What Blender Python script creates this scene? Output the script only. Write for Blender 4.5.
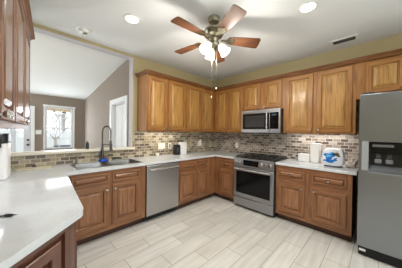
import bpy, bmesh, math, random
from mathutils import Vector, Matrix
random.seed(7)
for o in list(bpy.data.objects): bpy.data.objects.remove(o)
S = bpy.context.scene
COL = S.collection
R = math.radians

# ------------------------------------------------------------------ camera
cam_d = bpy.data.cameras.new('camera'); cam = bpy.data.objects.new('camera', cam_d); COL.objects.link(cam)
cam_d.sensor_width = 36; cam_d.lens = 15.98; cam_d.clip_start = 0.02; cam_d.clip_end = 200
yaw, pit, rol = R(44.81), R(-0.49), R(0.80)
fw = Vector((math.cos(yaw)*math.cos(pit), math.sin(yaw)*math.cos(pit), math.sin(pit)))
rt = Vector((math.sin(yaw), -math.cos(yaw), 0)); up = rt.cross(fw)
r2 = rt*math.cos(rol) + up*math.sin(rol); u2 = -rt*math.sin(rol) + up*math.cos(rol)
M = Matrix((r2, u2, -fw)).transposed().to_4x4(); M.translation = (-3.51, -3.061, 1.3755)
cam.matrix_world = M
S.camera = cam

# ------------------------------------------------------------------ world, exposure
S.view_settings.view_transform = 'Standard'; S.view_settings.look = 'None'
S.view_settings.gamma = 1; S.view_settings.use_curve_mapping = False
S.view_settings.exposure = -0.04
W = bpy.data.worlds.new('overcast sky'); S.world = W; W.use_nodes = True
bg = W.node_tree.nodes['Background']; bg.inputs[0].default_value = (0.90, 0.95, 1.0, 1); bg.inputs[1].default_value = 2.3

def area(name, loc, rot, sx, sy, power, color=(1, 1, 1), shape='RECTANGLE', spread=180):
    d = bpy.data.lights.new(name, 'AREA'); d.shape = shape; d.size = sx
    if shape in ('RECTANGLE', 'ELLIPSE'): d.size_y = sy
    d.energy = power; d.color = color; d.spread = R(spread)
    o = bpy.data.objects.new(name, d); COL.objects.link(o); o.location = loc; o.rotation_euler = rot
    return o
# daylight at the far living window; the other lamps are added at invented windows
DAY = (0.86, 0.94, 1.0)
area('fill_behind_camera', (-2.9, -5.98, 1.55), (R(90), 0, 0), 2.8, 1.7, 34, DAY)
area('fill_behind_camera_right', (-0.02, -4.95, 1.55), (0, R(90), 0), 1.6, 1.3, 10, DAY)
area('daylight_living_window', (-2.735, 3.26, 1.45), (R(-90), 0, 0), 0.58, 1.0, 14, DAY)
area('fill_living_left', (-6.18, 2.85, 1.42), (0, R(-90), 0), 1.7, 0.6, 75, DAY)

# ------------------------------------------------------------------ materials
def new_mat(name):
    m = bpy.data.materials.new(name); m.use_nodes = True
    nt = m.node_tree; b = nt.nodes['Principled BSDF']
    return m, nt, b
def srgb(r, g, b):
    f = lambda c: (c/255/12.92) if c/255 <= 0.04045 else ((c/255+0.055)/1.055)**2.4
    return (f(r), f(g), f(b), 1)
def N(nt, t, **kw):
    n = nt.nodes.new(t)
    for k, v in kw.items(): setattr(n, k, v)
    return n
def plain(name, col, rough=0.5, metal=0.0, emit=None, es=0, spec=None, coat=0, bump=0, bscale=60):
    m, nt, b = new_mat(name)
    b.inputs['Base Color'].default_value = col; b.inputs['Roughness'].default_value = rough
    b.inputs['Metallic'].default_value = metal
    if coat: b.inputs['Coat Weight'].default_value = coat; b.inputs['Coat Roughness'].default_value = 0.08
    if emit: b.inputs['Emission Color'].default_value = emit; b.inputs['Emission Strength'].default_value = es
    if bump:
        tc = N(nt, 'ShaderNodeTexCoord'); nz = N(nt, 'ShaderNodeTexNoise'); nz.inputs['Scale'].default_value = bscale
        nt.links.new(tc.outputs['Object'], nz.inputs['Vector'])
        bp = N(nt, 'ShaderNodeBump'); bp.inputs['Strength'].default_value = bump; bp.inputs['Distance'].default_value = 0.004
        nt.links.new(nz.outputs['Fac'], bp.inputs['Height']); nt.links.new(bp.outputs[0], b.inputs['Normal'])
    return m
def wood(name, dark, mid, light, horiz=False, rough=0.42, coat=0.16, sc=1.0):
    """oak: long fibres plus wide wavy growth bands running along the grain"""
    m, nt, b = new_mat(name); L = nt.links
    tc = N(nt, 'ShaderNodeTexCoord'); oi = N(nt, 'ShaderNodeObjectInfo')
    add = N(nt, 'ShaderNodeVectorMath', operation='MULTIPLY_ADD')
    rv = N(nt, 'ShaderNodeCombineXYZ'); L.new(oi.outputs['Random'], rv.inputs[0]); L.new(oi.outputs['Random'], rv.inputs[2])
    add.inputs[1].default_value = (7, 7, 7); L.new(rv.outputs[0], add.inputs[0]); L.new(tc.outputs['Object'], add.inputs[2])
    m1 = N(nt, 'ShaderNodeMapping'); m1.inputs['Scale'].default_value = (3, 3, 70) if horiz else (70, 70, 3)
    m2 = N(nt, 'ShaderNodeMapping'); m2.inputs['Scale'].default_value = (1.1, 1.1, 11) if horiz else (11, 11, 1.1)
    L.new(add.outputs[0], m1.inputs[0]); L.new(add.outputs[0], m2.inputs[0])
    n1 = N(nt, 'ShaderNodeTexNoise'); n1.inputs['Scale'].default_value = 1.0*sc; n1.inputs['Detail'].default_value = 5
    n2 = N(nt, 'ShaderNodeTexNoise'); n2.inputs['Scale'].default_value = 1.0*sc; n2.inputs['Detail'].default_value = 3
    L.new(m1.outputs[0], n1.inputs['Vector']); L.new(m2.outputs[0], n2.inputs['Vector'])
    mul = N(nt, 'ShaderNodeMath', operation='MULTIPLY'); mul.inputs[1].default_value = 5.0; L.new(n2.outputs['Fac'], mul.inputs[0])
    fr = N(nt, 'ShaderNodeMath', operation='PINGPONG'); fr.inputs[1].default_value = 0.5; L.new(mul.outputs[0], fr.inputs[0])
    mix = N(nt, 'ShaderNodeMix', data_type='FLOAT'); mix.inputs[0].default_value = 0.30
    L.new(n1.outputs['Fac'], mix.inputs[2]); L.new(fr.outputs[0], mix.inputs[3])
    cr = N(nt, 'ShaderNodeValToRGB'); e = cr.color_ramp.elements
    e[0].position = 0.22; e[0].color = dark; e[1].position = 0.62; e[1].color = light
    k = e.new(0.40); k.color = mid
    L.new(mix.outputs[0], cr.inputs[0]); L.new(cr.outputs[0], b.inputs['Base Color'])
    b.inputs['Roughness'].default_value = rough; b.inputs['Coat Weight'].default_value = coat; b.inputs['Coat Roughness'].default_value = 0.15
    bp = N(nt, 'ShaderNodeBump'); bp.inputs['Strength'].default_value = 0.12; bp.inputs['Distance'].default_value = 0.002
    L.new(mix.outputs[0], bp.inputs['Height']); L.new(bp.outputs[0], b.inputs['Normal'])
    return m
def brick(name, ax_u, ax_v, bw, bh, mortar, pal, mcol, rough, off=(0, 0), streak=False, bump=0.6, coat=0):
    m, nt, b = new_mat(name); L = nt.links
    tc = N(nt, 'ShaderNodeTexCoord'); sp = N(nt, 'ShaderNodeSeparateXYZ'); L.new(tc.outputs['Object'], sp.inputs[0])
    cb = N(nt, 'ShaderNodeCombineXYZ')
    for i, a in enumerate((ax_u, ax_v)):
        ad = N(nt, 'ShaderNodeMath', operation='ADD'); ad.inputs[1].default_value = off[i]
        L.new(sp.outputs['XYZ'.index(a)], ad.inputs[0]); L.new(ad.outputs[0], cb.inputs[i])
    br = N(nt, 'ShaderNodeTexBrick'); br.offset = 0.5; br.squash = 1
    br.inputs['Color1'].default_value = (0, 0, 0, 1); br.inputs['Color2'].default_value = (1, 1, 1, 1); br.inputs['Mortar'].default_value = (.5, .5, .5, 1)
    br.inputs['Scale'].default_value = 1; br.inputs['Mortar Size'].default_value = mortar; br.inputs['Mortar Smooth'].default_value = 0.1
    br.inputs['Bias'].default_value = 0; br.inputs['Brick Width'].default_value = bw; br.inputs['Row Height'].default_value = bh
    L.new(cb.outputs[0], br.inputs['Vector'])
    cr = N(nt, 'ShaderNodeValToRGB'); cr.color_ramp.interpolation = 'LINEAR' if streak else 'CONSTANT'; el = cr.color_ramp.elements
    el[0].position = 0.0; el[0].color = pal[0]; el[1].position = 1.0; el[1].color = pal[-1]
    for i, c in enumerate(pal[1:-1]):
        k = el.new((i+1)/(len(pal)-1)); k.color = c
    L.new(br.outputs['Color'], cr.inputs[0])
    nz = N(nt, 'ShaderNodeTexNoise'); nz.inputs['Detail'].default_value = 4
    mp = N(nt, 'ShaderNodeMapping')
    if streak: mp.inputs['Scale'].default_value = (2.2, 22, 1)
    else: mp.inputs['Scale'].default_value = (28, 40, 1)
    L.new(cb.outputs[0], mp.inputs[0]); L.new(mp.outputs[0], nz.inputs['Vector']); nz.inputs['Scale'].default_value = 1
    hs = N(nt, 'ShaderNodeHueSaturation'); mr = N(nt, 'ShaderNodeMapRange')
    mr.inputs[1].default_value = 0.3; mr.inputs[2].default_value = 0.7; mr.inputs[3].default_value = 0.84 if streak else 0.75; mr.inputs[4].default_value = 1.06 if streak else 1.2
    L.new(nz.outputs['Fac'], mr.inputs[0]); L.new(mr.outputs[0], hs.inputs['Value']); L.new(cr.outputs[0], hs.inputs['Color'])
    mx = N(nt, 'ShaderNodeMix', data_type='RGBA'); L.new(br.outputs['Fac'], mx.inputs[0]); L.new(hs.outputs[0], mx.inputs[6]); mx.inputs[7].default_value = mcol
    L.new(mx.outputs[2], b.inputs['Base Color']); b.inputs['Roughness'].default_value = rough
    if coat: b.inputs['Coat Weight'].default_value = coat; b.inputs['Coat Roughness'].default_value = 0.2
    iv = N(nt, 'ShaderNodeMath', operation='SUBTRACT'); iv.inputs[0].default_value = 1; L.new(br.outputs['Fac'], iv.inputs[1])
    bp = N(nt, 'ShaderNodeBump'); bp.inputs['Strength'].default_value = bump; bp.inputs['Distance'].default_value = 0.003
    L.new(iv.outputs[0], bp.inputs['Height']); L.new(bp.outputs[0], b.inputs['Normal'])
    return m
def steel(name, base=0.5, rough=0.3, horiz=True, tint=(1, 1, 1)):
    m, nt, b = new_mat(name); L = nt.links
    tc = N(nt, 'ShaderNodeTexCoord'); mp = N(nt, 'ShaderNodeMapping'); mp.inputs['Scale'].default_value = (2, 2, 260) if horiz else (260, 260, 2)
    nz = N(nt, 'ShaderNodeTexNoise'); nz.inputs['Scale'].default_value = 1; L.new(tc.outputs['Object'], mp.inputs[0]); L.new(mp.outputs[0], nz.inputs['Vector'])
    mr = N(nt, 'ShaderNodeMapRange'); mr.inputs[3].default_value = rough*0.8; mr.inputs[4].default_value = rough*1.25
    L.new(nz.outputs['Fac'], mr.inputs[0]); L.new(mr.outputs[0], b.inputs['Roughness'])
    b.inputs['Base Color'].default_value = (base*tint[0], base*tint[1], base*tint[2], 1); b.inputs['Metallic'].default_value = 1.0
    return m

OAK = (srgb(116, 74, 32), srgb(154, 104, 50), srgb(172, 122, 66))
DOAK = (srgb(98, 62, 38), srgb(136, 90, 56), srgb(156, 110, 74))
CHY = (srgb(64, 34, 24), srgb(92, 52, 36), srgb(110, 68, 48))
oak_v = wood('oak vertical grain', *OAK); oak_h = wood('oak horizontal grain', *OAK, horiz=True)
dok_v = wood('base oak vertical grain', *DOAK); dok_h = wood('base oak horizontal grain', *DOAK, horiz=True)
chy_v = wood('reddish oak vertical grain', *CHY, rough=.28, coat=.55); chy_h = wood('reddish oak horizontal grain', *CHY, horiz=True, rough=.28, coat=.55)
pan_v = wood('oak panel vertical grain', srgb(128, 88, 40), srgb(170, 126, 66), srgb(192, 148, 86)); pan_h = pan_v
dpan_v = wood('base oak panel vertical grain', srgb(102, 66, 42), srgb(144, 98, 64), srgb(166, 120, 84))
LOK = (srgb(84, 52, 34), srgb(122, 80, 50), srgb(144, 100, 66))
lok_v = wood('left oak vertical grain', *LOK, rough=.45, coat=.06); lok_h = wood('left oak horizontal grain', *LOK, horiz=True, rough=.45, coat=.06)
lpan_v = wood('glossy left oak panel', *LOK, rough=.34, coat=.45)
blade_m = wood('fan blade cherry veneer', srgb(56, 33, 20), srgb(86, 52, 32), srgb(106, 70, 46), horiz=True, rough=0.45, coat=0.08)
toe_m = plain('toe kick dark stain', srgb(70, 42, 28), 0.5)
ceil_m = plain('white ceiling paint', srgb(234, 238, 240), 0.9, bump=0.05, bscale=120)
vault_m = plain('white vaulted ceiling paint', srgb(236, 237, 236), 0.9)
olive_m = plain('khaki wall paint', srgb(176, 164, 126), 0.85, bump=0.05, bscale=150)
taupe_m = plain('taupe wall paint', srgb(144, 132, 121), 0.85, bump=0.05, bscale=150)
trimw_m = plain('white trim paint', srgb(235, 236, 238), 0.4)
ledge_m = plain('cream ledge paint', srgb(232, 224, 205), 0.35)
room_m = plain('pale hall wall paint', srgb(226, 226, 228), 0.8)
steel_m = steel('brushed stainless steel', 0.42, 0.32, tint=(.98, 1, 1.04))
steelv_m = steel('brushed stainless vertical', 0.52, 0.34, horiz=False)
fridge_m = steel('fridge stainless steel', 0.32, 0.34, tint=(0.95, 1.0, 1.10))
sink_m = steel('sink stainless steel', 0.34, 0.28)
brightsteel_m = steel('polished steel handle', 0.72, 0.25)
nickel_m = plain('satin nickel', (0.55, 0.53, 0.49, 1), 0.25, 1.0)
antique_m = plain('antique pewter', (0.36, 0.34, 0.25, 1), 0.32, 1.0)
bronze_m = plain('gunmetal faucet', (0.10, 0.095, 0.09, 1), 0.33, 0.9)
black_m = plain('black plastic', (0.012, 0.012, 0.013, 1), 0.35)
blackg_m = plain('black glass', (0.004, 0.004, 0.005, 1), 0.12); blackg_m.node_tree.nodes['Principled BSDF'].inputs['Specular IOR Level'].default_value = 0.28
iron_m = plain('cast iron grate', (0.02, 0.02, 0.02, 1), 0.55)
white_m = plain('white plastic', srgb(238, 238, 236), 0.35)
offw_m = plain('almond white plastic', srgb(238, 232, 218), 0.4)
grey_m = plain('grey plastic', srgb(150, 152, 155), 0.4)
dgrey_m = plain('dark grey plastic', srgb(60, 62, 66), 0.4)
blue_m = plain('blue scrubber', srgb(20, 80, 200), 0.6)
bluep_m = plain('blue print', srgb(30, 120, 205), 0.4)
bluel_m = plain('light blue print', srgb(110, 185, 232), 0.4)
greenp_m = plain('dark green print', srgb(70, 82, 52), 0.4)
pinkp_m = plain('pale pink print', srgb(214, 178, 178), 0.4)
wrap_m = plain('glossy white wrapper', srgb(226, 230, 240), 0.25, coat=0.3)
tanp_m = plain('tan bristle', srgb(205, 190, 140), 0.7)
disp_m = plain('lit display', (0.01, 0.012, 0.014, 1), 0.1, emit=(0.5, 0.8, 1, 1), es=0.12)
lens_m = plain('lamp lens', (1, 1, 1, 1), 0.4, emit=(1.0, 0.96, 0.88, 1), es=9)
shade_m = plain('frosted glass lamp shade', (1, 1, 1, 1), 0.35, emit=(1.0, 0.95, 0.84, 1), es=2.2)
bark_m = plain('grey bark', srgb(170, 165, 160), 0.9)
leafm = plain('shrub leaves', srgb(110, 130, 70), 0.8)
tanw_m = plain('tan painted fascia', srgb(190, 160, 120), 0.8)
fence_m = plain('pale weathered fence boards', srgb(214, 214, 212), 0.85)
ground_m = plain('pale patio concrete', srgb(200, 200, 198), 0.9)
navy_m = plain('blue grey patio cushion', srgb(96, 108, 124), 0.8)

def quartz():
    m, nt, b = new_mat('white quartz'); L = nt.links
    tc = N(nt, 'ShaderNodeTexCoord'); nz = N(nt, 'ShaderNodeTexNoise'); nz.inputs['Scale'].default_value = 9; nz.inputs['Detail'].default_value = 8; nz.inputs['Roughness'].default_value = 0.7
    n2 = N(nt, 'ShaderNodeTexNoise'); n2.inputs['Scale'].default_value = 220; n2.inputs['Detail'].default_value = 2
    L.new(tc.outputs['Object'], nz.inputs['Vector']); L.new(tc.outputs['Object'], n2.inputs['Vector'])
    mx = N(nt, 'ShaderNodeMix', data_type='FLOAT'); mx.inputs[0].default_value = 0.4; L.new(nz.outputs['Fac'], mx.inputs[2]); L.new(n2.outputs['Fac'], mx.inputs[3])
    cr = N(nt, 'ShaderNodeValToRGB'); e = cr.color_ramp.elements
    e[0].position = 0.34; e[0].color = srgb(196, 198, 198); e[1].position = 0.5; e[1].color = srgb(214, 218, 220)
    L.new(mx.outputs[0], cr.inputs[0]); L.new(cr.outputs[0], b.inputs['Base Color'])
    b.inputs['Roughness'].default_value = 0.10
    return m
quartz_m = quartz()
def glass():
    m, nt, b = new_mat('window glass'); L = nt.links
    out = nt.nodes['Material Output']
    tr = N(nt, 'ShaderNodeBsdfTransparent'); gl = N(nt, 'ShaderNodeBsdfGlossy'); gl.inputs['Roughness'].default_value = 0.02
    tr.inputs[0].default_value = (0.96, 0.98, 0.98, 1)
    mx = N(nt, 'ShaderNodeMixShader'); mx.inputs[0].default_value = 0.05
    L.new(tr.outputs[0], mx.inputs[1]); L.new(gl.outputs[0], mx.inputs[2]); L.new(mx.outputs[0], out.inputs[0])
    return m
glass_m = glass()
TILE = [srgb(92, 82, 80), srgb(154, 144, 134), srgb(118, 104, 98), srgb(178, 170, 160), srgb(134, 124, 118), srgb(102, 92, 90), srgb(162, 151, 140), srgb(126, 116, 112)]
TILE_A = [srgb(104, 88, 70), srgb(164, 148, 116), srgb(130, 112, 90), srgb(190, 180, 154), srgb(146, 130, 108), srgb(116, 100, 82), srgb(178, 164, 134), srgb(134, 120, 104)]  # same tile as right wall; this wall's warmer light put into the palette
tileA_m = brick('tumbled stone brick tile back', 'X', 'Z', 0.098, 0.049, 0.004, TILE_A, srgb(200, 194, 180), 0.36, (0, -0.914+10*0.049))
tileB_m = brick('tumbled stone brick tile right', 'Y', 'Z', 0.098, 0.049, 0.004, TILE, srgb(206, 196, 178), 0.42, (0, -0.914+10*0.049))
PLANK = [srgb(214, 212, 204), srgb(226, 224, 217), srgb(208, 206, 199), srgb(230, 229, 223), srgb(218, 215, 206), srgb(222, 220, 213)]
floor_m = brick('pale stone plank tile floor', 'X', 'Y', 0.64, 0.2157, 0.0035, PLANK, srgb(166, 163, 155), 0.30, (2.085+0.32+0.64*4, 0.9275+0.2157*40), streak=True, bump=0.35)

# ------------------------------------------------------------------ mesh builder
class MB:
    def __init__(s): s.v = []; s.f = []; s.m = []; s.T = Matrix.Identity(4)
    def add(s, vs, fs, mat=0):
        b = len(s.v); s.v += [tuple(s.T @ Vector(p)) for p in vs]
        for f in fs: s.f.append([b+i for i in f]); s.m.append(mat)
        return s
    def box(s, x0, x1, y0, y1, z0, z1, mat=0):
        vs = [(x, y, z) for z in (z0, z1) for y in (y0, y1) for x in (x0, x1)]
        return s.add(vs, [(0, 2, 3, 1), (4, 5, 7, 6), (0, 1, 5, 4), (2, 6, 7, 3), (0, 4, 6, 2), (1, 3, 7, 5)], mat)
    def prism(s, poly, z0, z1, mat=0):
        n = len(poly); vs = [(x, y, z0) for x, y in poly] + [(x, y, z1) for x, y in poly]
        return s.add(vs, [list(range(n))[::-1], list(range(n, 2*n))] + [(i, (i+1) % n, n+(i+1) % n, n+i) for i in range(n)], mat)
    def lathe(s, prof, c=(0, 0, 0), d=(0, 0, 1), n=20, mat=0, caps=True):
        d = Vector(d).normalized(); q = d.to_track_quat('Z', 'Y').to_matrix()
        vs = []
        for r, h in prof:
            for i in range(n):
                a = 2*math.pi*i/n; vs.append(tuple(Vector(c) + q @ Vector((r*math.cos(a), r*math.sin(a), h))))
        fs = []
        for k in range(len(prof)-1):
            for i in range(n):
                j = (i+1) % n; fs.append((k*n+i, k*n+j, (k+1)*n+j, (k+1)*n+i))
        if caps: fs += [list(range(n))[::-1], [(len(prof)-1)*n+i for i in range(n)]]
        return s.add(vs, fs, mat)
    def cyl(s, p0, p1, r, n=14, mat=0):
        h = (Vector(p1)-Vector(p0)).length
        return s.lathe([(r, 0), (r, h)], p0, Vector(p1)-Vector(p0), n, mat)
    def tube(s, pts, r, n=10, mat=0):
        pts = [Vector(p) for p in pts]; vs = []; k = len(pts); prev = None
        for i, p in enumerate(pts):
            t = (pts[min(i+1, k-1)] - pts[max(i-1, 0)]).normalized()
            if prev is None: a = t.orthogonal().normalized()
            else: a = (prev - t*prev.dot(t)).normalized()
            prev = a; b = t.cross(a); rr = r[i] if isinstance(r, (list, tuple)) else r
            for j in range(n):
                th = 2*math.pi*j/n; vs.append(tuple(p + (a*math.cos(th)+b*math.sin(th))*rr))
        fs = []
        for i in range(k-1):
            for j in range(n):
                q = (j+1) % n; fs.append((i*n+j, i*n+q, (i+1)*n+q, (i+1)*n+j))
        fs += [list(range(n))[::-1], [(k-1)*n+j for j in range(n)]]
        return s.add(vs, fs, mat)
    def build(s, name, mats, parent=None, bevel=0, seg=2, smooth=True):
        me = bpy.data.meshes.new(name); me.from_pydata(s.v, [], s.f)
        for m in (mats if isinstance(mats, (list, tuple)) else [mats]): me.materials.append(m)
        me.polygons.foreach_set('material_index', s.m)
        bm = bmesh.new(); bm.from_mesh(me); bmesh.ops.recalc_face_normals(bm, faces=bm.faces); bm.to_mesh(me); bm.free()
        if smooth:
            me.polygons.foreach_set('use_smooth', [True]*len(me.polygons)); me.set_sharp_from_angle(angle=R(35))
        o = bpy.data.objects.new(name, me); COL.objects.link(o)
        if parent: o.parent = parent
        if bevel:
            md = o.modifiers.new('Bevel', 'BEVEL'); md.width = bevel; md.segments = seg; md.limit_method = 'ANGLE'; md.angle_limit = R(40)
        return o
def box(x0, x1, y0, y1, z0, z1): return MB().box(x0, x1, y0, y1, z0, z1)
def thing(name, label, cat, loc=(0, 0, 0), rz=0, group=None):
    o = bpy.data.objects.new(name, None); COL.objects.link(o); o.location = loc; o.rotation_euler = (0, 0, rz); o.empty_display_size = 0.1
    o['label'] = label; o['category'] = cat
    if group: o['group'] = group
    return o
def tag(o, label, cat, group=None):
    o['label'] = label; o['category'] = cat
    if group: o['group'] = group
    return o
def struct(o): o['kind'] = 'structure'; return o

# ------------------------------------------------------------------ structure
CZ = 2.71
d85 = Vector((math.cos(R(85.2)), math.sin(R(85.2)), 0)); n85 = Vector((d85.y, -d85.x, 0))
WC0 = Vector((-3.743, 0, 0))
def wc(s, off): p = WC0 + d85*s + n85*off; return (p.x, p.y)
struct(box(-7, 0.15, -6.3, 3.6, -0.12, 0).build('floor', floor_m))
struct(box(-4.6, 0.12, -6.3, 0.14, CZ, CZ+0.12).build('ceiling', ceil_m))
struct(box(0, 0.12, -4.25, 0.14, 0, CZ).box(0, 0.12, -6.0, -5.65, 0, CZ).box(0, 0.12, -5.65, -4.25, 0, 0.7).box(0, 0.12, -5.65, -4.25, 2.4, CZ).build('wall_right', olive_m))
# back wall with the pass-through to the living room: stub right, low wall left, header across
struct(MB().box(-2.14, 0, 0, 0.12, 0, CZ).box(-6.2, -3.80, 0, 0.12, 0, CZ).box(-3.80, -2.14, 0, 0.12, 0, 1.065).box(-3.80, -2.14, 0, 0.12, 2.665, CZ).build('wall_back', olive_m))
struct(MB().box(-3.7995, -2.14, 0.0, 0.12, 2.652, 2.6645).box(-2.152, -2.1405, 0.0, 0.12, 1.101, 2.6515).build('trim_9', plain('pale lilac grey paint', srgb(196, 194, 198), .85)))
p = [wc(-0.002, 0), wc(-6.05, 0), wc(-6.05, -0.12), wc(-0.002, -0.12)]
struct(MB().prism(p, 0, CZ).build('wall_left', olive_m))
struct(MB().box(-4.6, -4.35, -6.12, -6.0, 0, CZ).box(-1.4, 0.12, -6.12, -6.0, 0, CZ).box(-4.35, -1.4, -6.12, -6.0, 0, 0.65).box(-4.35, -1.4, -6.12, -6.0, 2.45, CZ).build('wall_front', olive_m))
struct(MB().box(-3.7995, -2.105, -0.055, 0.15, 1.066, 1.10).build('trim_1', ledge_m, bevel=0.006))   # ledge of the pass-through
# living room
def vz(y): return 2.725 - 0.1235*(y-0.12)
vp = MB(); vp.add([(-6.3, 0.12, vz(0.12)), (-2.0, 0.12, vz(0.12)), (-2.0, 3.5, vz(3.5)), (-6.3, 3.5, vz(3.5)), (-6.3, 0.12, vz(0.12)+.12), (-2.0, 0.12, vz(0.12)+.12), (-2.0, 3.5, vz(3.5)+.12), (-6.3, 3.5, vz(3.5)+.12)],
       [(0, 1, 2, 3), (4, 7, 6, 5), (0, 4, 5, 1), (1, 5, 6, 2), (2, 6, 7, 3), (3, 7, 4, 0)])
struct(vp.build('ceiling_vaulted', vault_m))
FY = 3.33
wx0, wx1, wz0, wz1 = -3.055, -2.445, 0.86, 2.02      # far window opening
dx0, dx1, dz1 = -4.35, -3.34, 1.93                 # glazed door opening
struct(MB().box(-6.2, dx0, FY, FY+.14, 0, 2.6).box(dx0, dx1, FY, FY+.14, dz1, 2.6).box(dx1, wx0, FY, FY+.14, 0, 2.6).box(wx0, wx1, FY, FY+.14, 0, wz0)
       .box(wx0, wx1, FY, FY+.14, wz1, 2.6).box(wx1, -2.0, FY, FY+.14, 0, 2.6).build('wall_living_back', taupe_m))
oy0, oy1, oz1 = 0.30, 1.0, 1.95                    # doorway in the living room's right wall
struct(MB().box(-2.14, -2.0, 0.12, oy0, 0, 2.75).box(-2.14, -2.0, oy0, oy1, oz1, 2.75).box(-2.14, -2.0, oy1, FY, 0, 2.75).build('wall_living_right', taupe_m))
struct(MB().box(-6.32, -6.2, -0.1, 2.5, 0, 2.85).box(-6.32, -6.2, 3.2, 3.5, 0, 2.85).box(-6.32, -6.2, 2.5, 3.2, 0, .5).box(-6.32, -6.2, 2.5, 3.2, 2.35, 2.85).build('wall_living_left', taupe_m))
# hall behind the doorway
struct(MB().box(-0.9, -0.8, 0.14, 2.2, 0, 2.5).box(-2.0, -0.8, 2.2, 2.3, 0, 2.5).box(-2.0, -0.8, 0.14, 0.2, 0, 2.5).build('wall_hall', room_m))
struct(box(-2.0, -0.8, 0.14, 2.3, 2.5, 2.6).build('ceiling_hall', ceil_m))
# casing + door leaf of the doorway
struct(MB().box(-2.158, -2.1405, oy1, oy1+.095, 0, oz1+.09).box(-2.158, -2.1405, oy0-.095, oy0, 0, oz1+.09).box(-2.158, -2.1405, oy0, oy1, oz1, oz1+.09)
       .box(-2.1405, -2.0, oy1-.015, oy1-.0005, 0, oz1).box(-2.1405, -2.0, oy0+.0005, oy0+.015, 0, oz1).box(-2.1405, -2.0, oy0+.015, oy1-.015, oz1-.015, oz1-.0005).build('trim_2', trimw_m, bevel=.003))
d2 = MB(); d2.T = Matrix.Translation((-2.06, oy1-.02, 0)) @ Matrix.Rotation(R(9), 4, 'Z')
d2.box(-0.018, 0.018, -0.53, 0, 0.01, oz1-.02)
for z0, z1 in ((0.2, 0.85), (1.0, 1.8)):
    for yy in ((-0.47, -0.29), (-0.25, -0.07)): d2.box(-0.022, -0.0181, yy[0], yy[1], z0, z1)
door2 = struct(d2.build('door_2', trimw_m, bevel=.003))
hg = MB(); hg.T = d2.T
for z in (1.78, 1.13): hg.box(-.024, .010, -.575, -.531, z-.06, z+.06)
hg.build('hinge', dgrey_m, door2)
# window_1: casing, sashes with grids, glass
w1 = struct(MB().box(wx0-.035, wx0, FY-.02, FY-.0005, wz0-.02, wz1+.03).box(wx1, wx1+.045, FY-.02, FY-.0005, wz0-.02, wz1+.03).box(wx0, wx1, FY-.02, FY-.0005, wz1, wz1+.03)
            .box(wx0-.05, wx1+.06, FY-.03, FY-.0205, wz1+.005, wz1+.05).box(wx0-.09, wx1+.09, FY-.06, FY-.0005, wz0-.05, wz0-.02)
            .build('window_1', trimw_m, bevel=.004))
sm = MB()
for a, b_ in ((wx0+.001, wx0+.035), (wx1-.035, wx1-.001)): sm.box(a, b_, FY+.03, FY+.08, wz0+.001, wz1-.001)
for a, b_ in ((wz0+.001, wz0+.04), (wz1-.04, wz1-.001)): sm.box(wx0+.035, wx1-.035, FY+.03, FY+.08, a, b_)
sm.box((wx0+wx1)/2-.008, (wx0+wx1)/2+.008, FY+.045, FY+.065, wz0+.04, wz1-.04)
for k in range(1, 4):
    z = wz0+(wz1-wz0)*k/4; h = .016 if k == 2 else .006
    sm.box(wx0+.035, wx1-.035, FY+.04, FY+.064, z-h, z+h)
sm.build('window_sash', trimw_m, w1)
box(wx0+.035, wx1-.035, FY+.0665, FY+.0705, wz0+.04, wz1-.04).build('window_glass', glass_m, w1)
# door_1: glazed double door
d1 = MB(); midx = -3.66
for a, b_ in ((dx0+.002, midx-.002), (midx+.002, dx1-.002)):
    d1.box(a, a+.05, FY+.04, FY+.085, 0.01, dz1-.004).box(b_-(.05 if b_ < midx+.01 else .13), b_, FY+.04, FY+.085, 0.01, dz1-.004)
    c = b_-(.05 if b_ < midx+.01 else .13)
    d1.box(a+.05, c, FY+.04, FY+.085, 0.01, 0.30).box(a+.05, c, FY+.04, FY+.085, dz1-.07, dz1-.004)
dd = struct(d1.build('door_1', plain('pale grey door paint', srgb(205, 208, 216), .4), bevel=.003))
box(dx0+.052, dx1-.132, FY+.0605, FY+.0645, 0.30, dz1-.07).build('door_glass', glass_m, dd)
MB().cyl((dx1-.05, FY+.04, 1.0), (dx1-.05, FY-.01, 1.0), .012).lathe([(.0, 0), (.028, .004), (.03, .02), (.018, .035), (0, .037)], (dx1-.05, FY-.01, 1.0), (0, -1, 0)).cyl((dx1-.05, FY+.04, 1.12), (dx1-.05, FY+.02, 1.12), .028).build('door_knob', bronze_m, dd)
struct(MB().box(dx1, dx1+.075, FY-.02, FY-.0005, 0, dz1+.075).box(dx0, dx1, FY-.02, FY-.0005, dz1, dz1+.075).build('trim_3', trimw_m, bevel=.003))
struct(MB().box(-3.26, -2.142, FY-.014, FY-.0005, 0.0005, .09).build('baseboard_living', trimw_m))
# invented unseen windows, added to let light into both rooms
def added_window(name, T, w, h):
    m = MB(); m.T = T
    m.box(-w/2, -w/2+.05, -.03, .03, 0, h).box(w/2-.05, w/2, -.03, .03, 0, h).box(-w/2+.05, w/2-.05, -.03, .03, 0, .05).box(-w/2+.05, w/2-.05, -.03, .03, h-.05, h)
    for k in range(1, 3): m.box(-w/2+w*k/3-.02, -w/2+w*k/3+.02, -.03, .03, .05, h-.05)
    o = struct(m.build(name, trimw_m)); g = MB(); g.T = T; g.box(-w/2+.05, w/2-.05, .031, .035, .05, h-.05).build('window_glass', glass_m, o)
added_window('added_window_2', Matrix.Translation((-2.875, -6.06, .65)) @ Matrix.Rotation(R(180), 4, 'Z'), 2.948, 1.798)
added_window('added_window_3', Matrix.Translation((.06, -4.95, .70)) @ Matrix.Rotation(R(-90), 4, 'Z'), 1.398, 1.698)
added_window('added_window_4', Matrix.Translation((-6.26, 2.85, .5)) @ Matrix.Rotation(R(90), 4, 'Z'), .698, 1.848)
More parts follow.
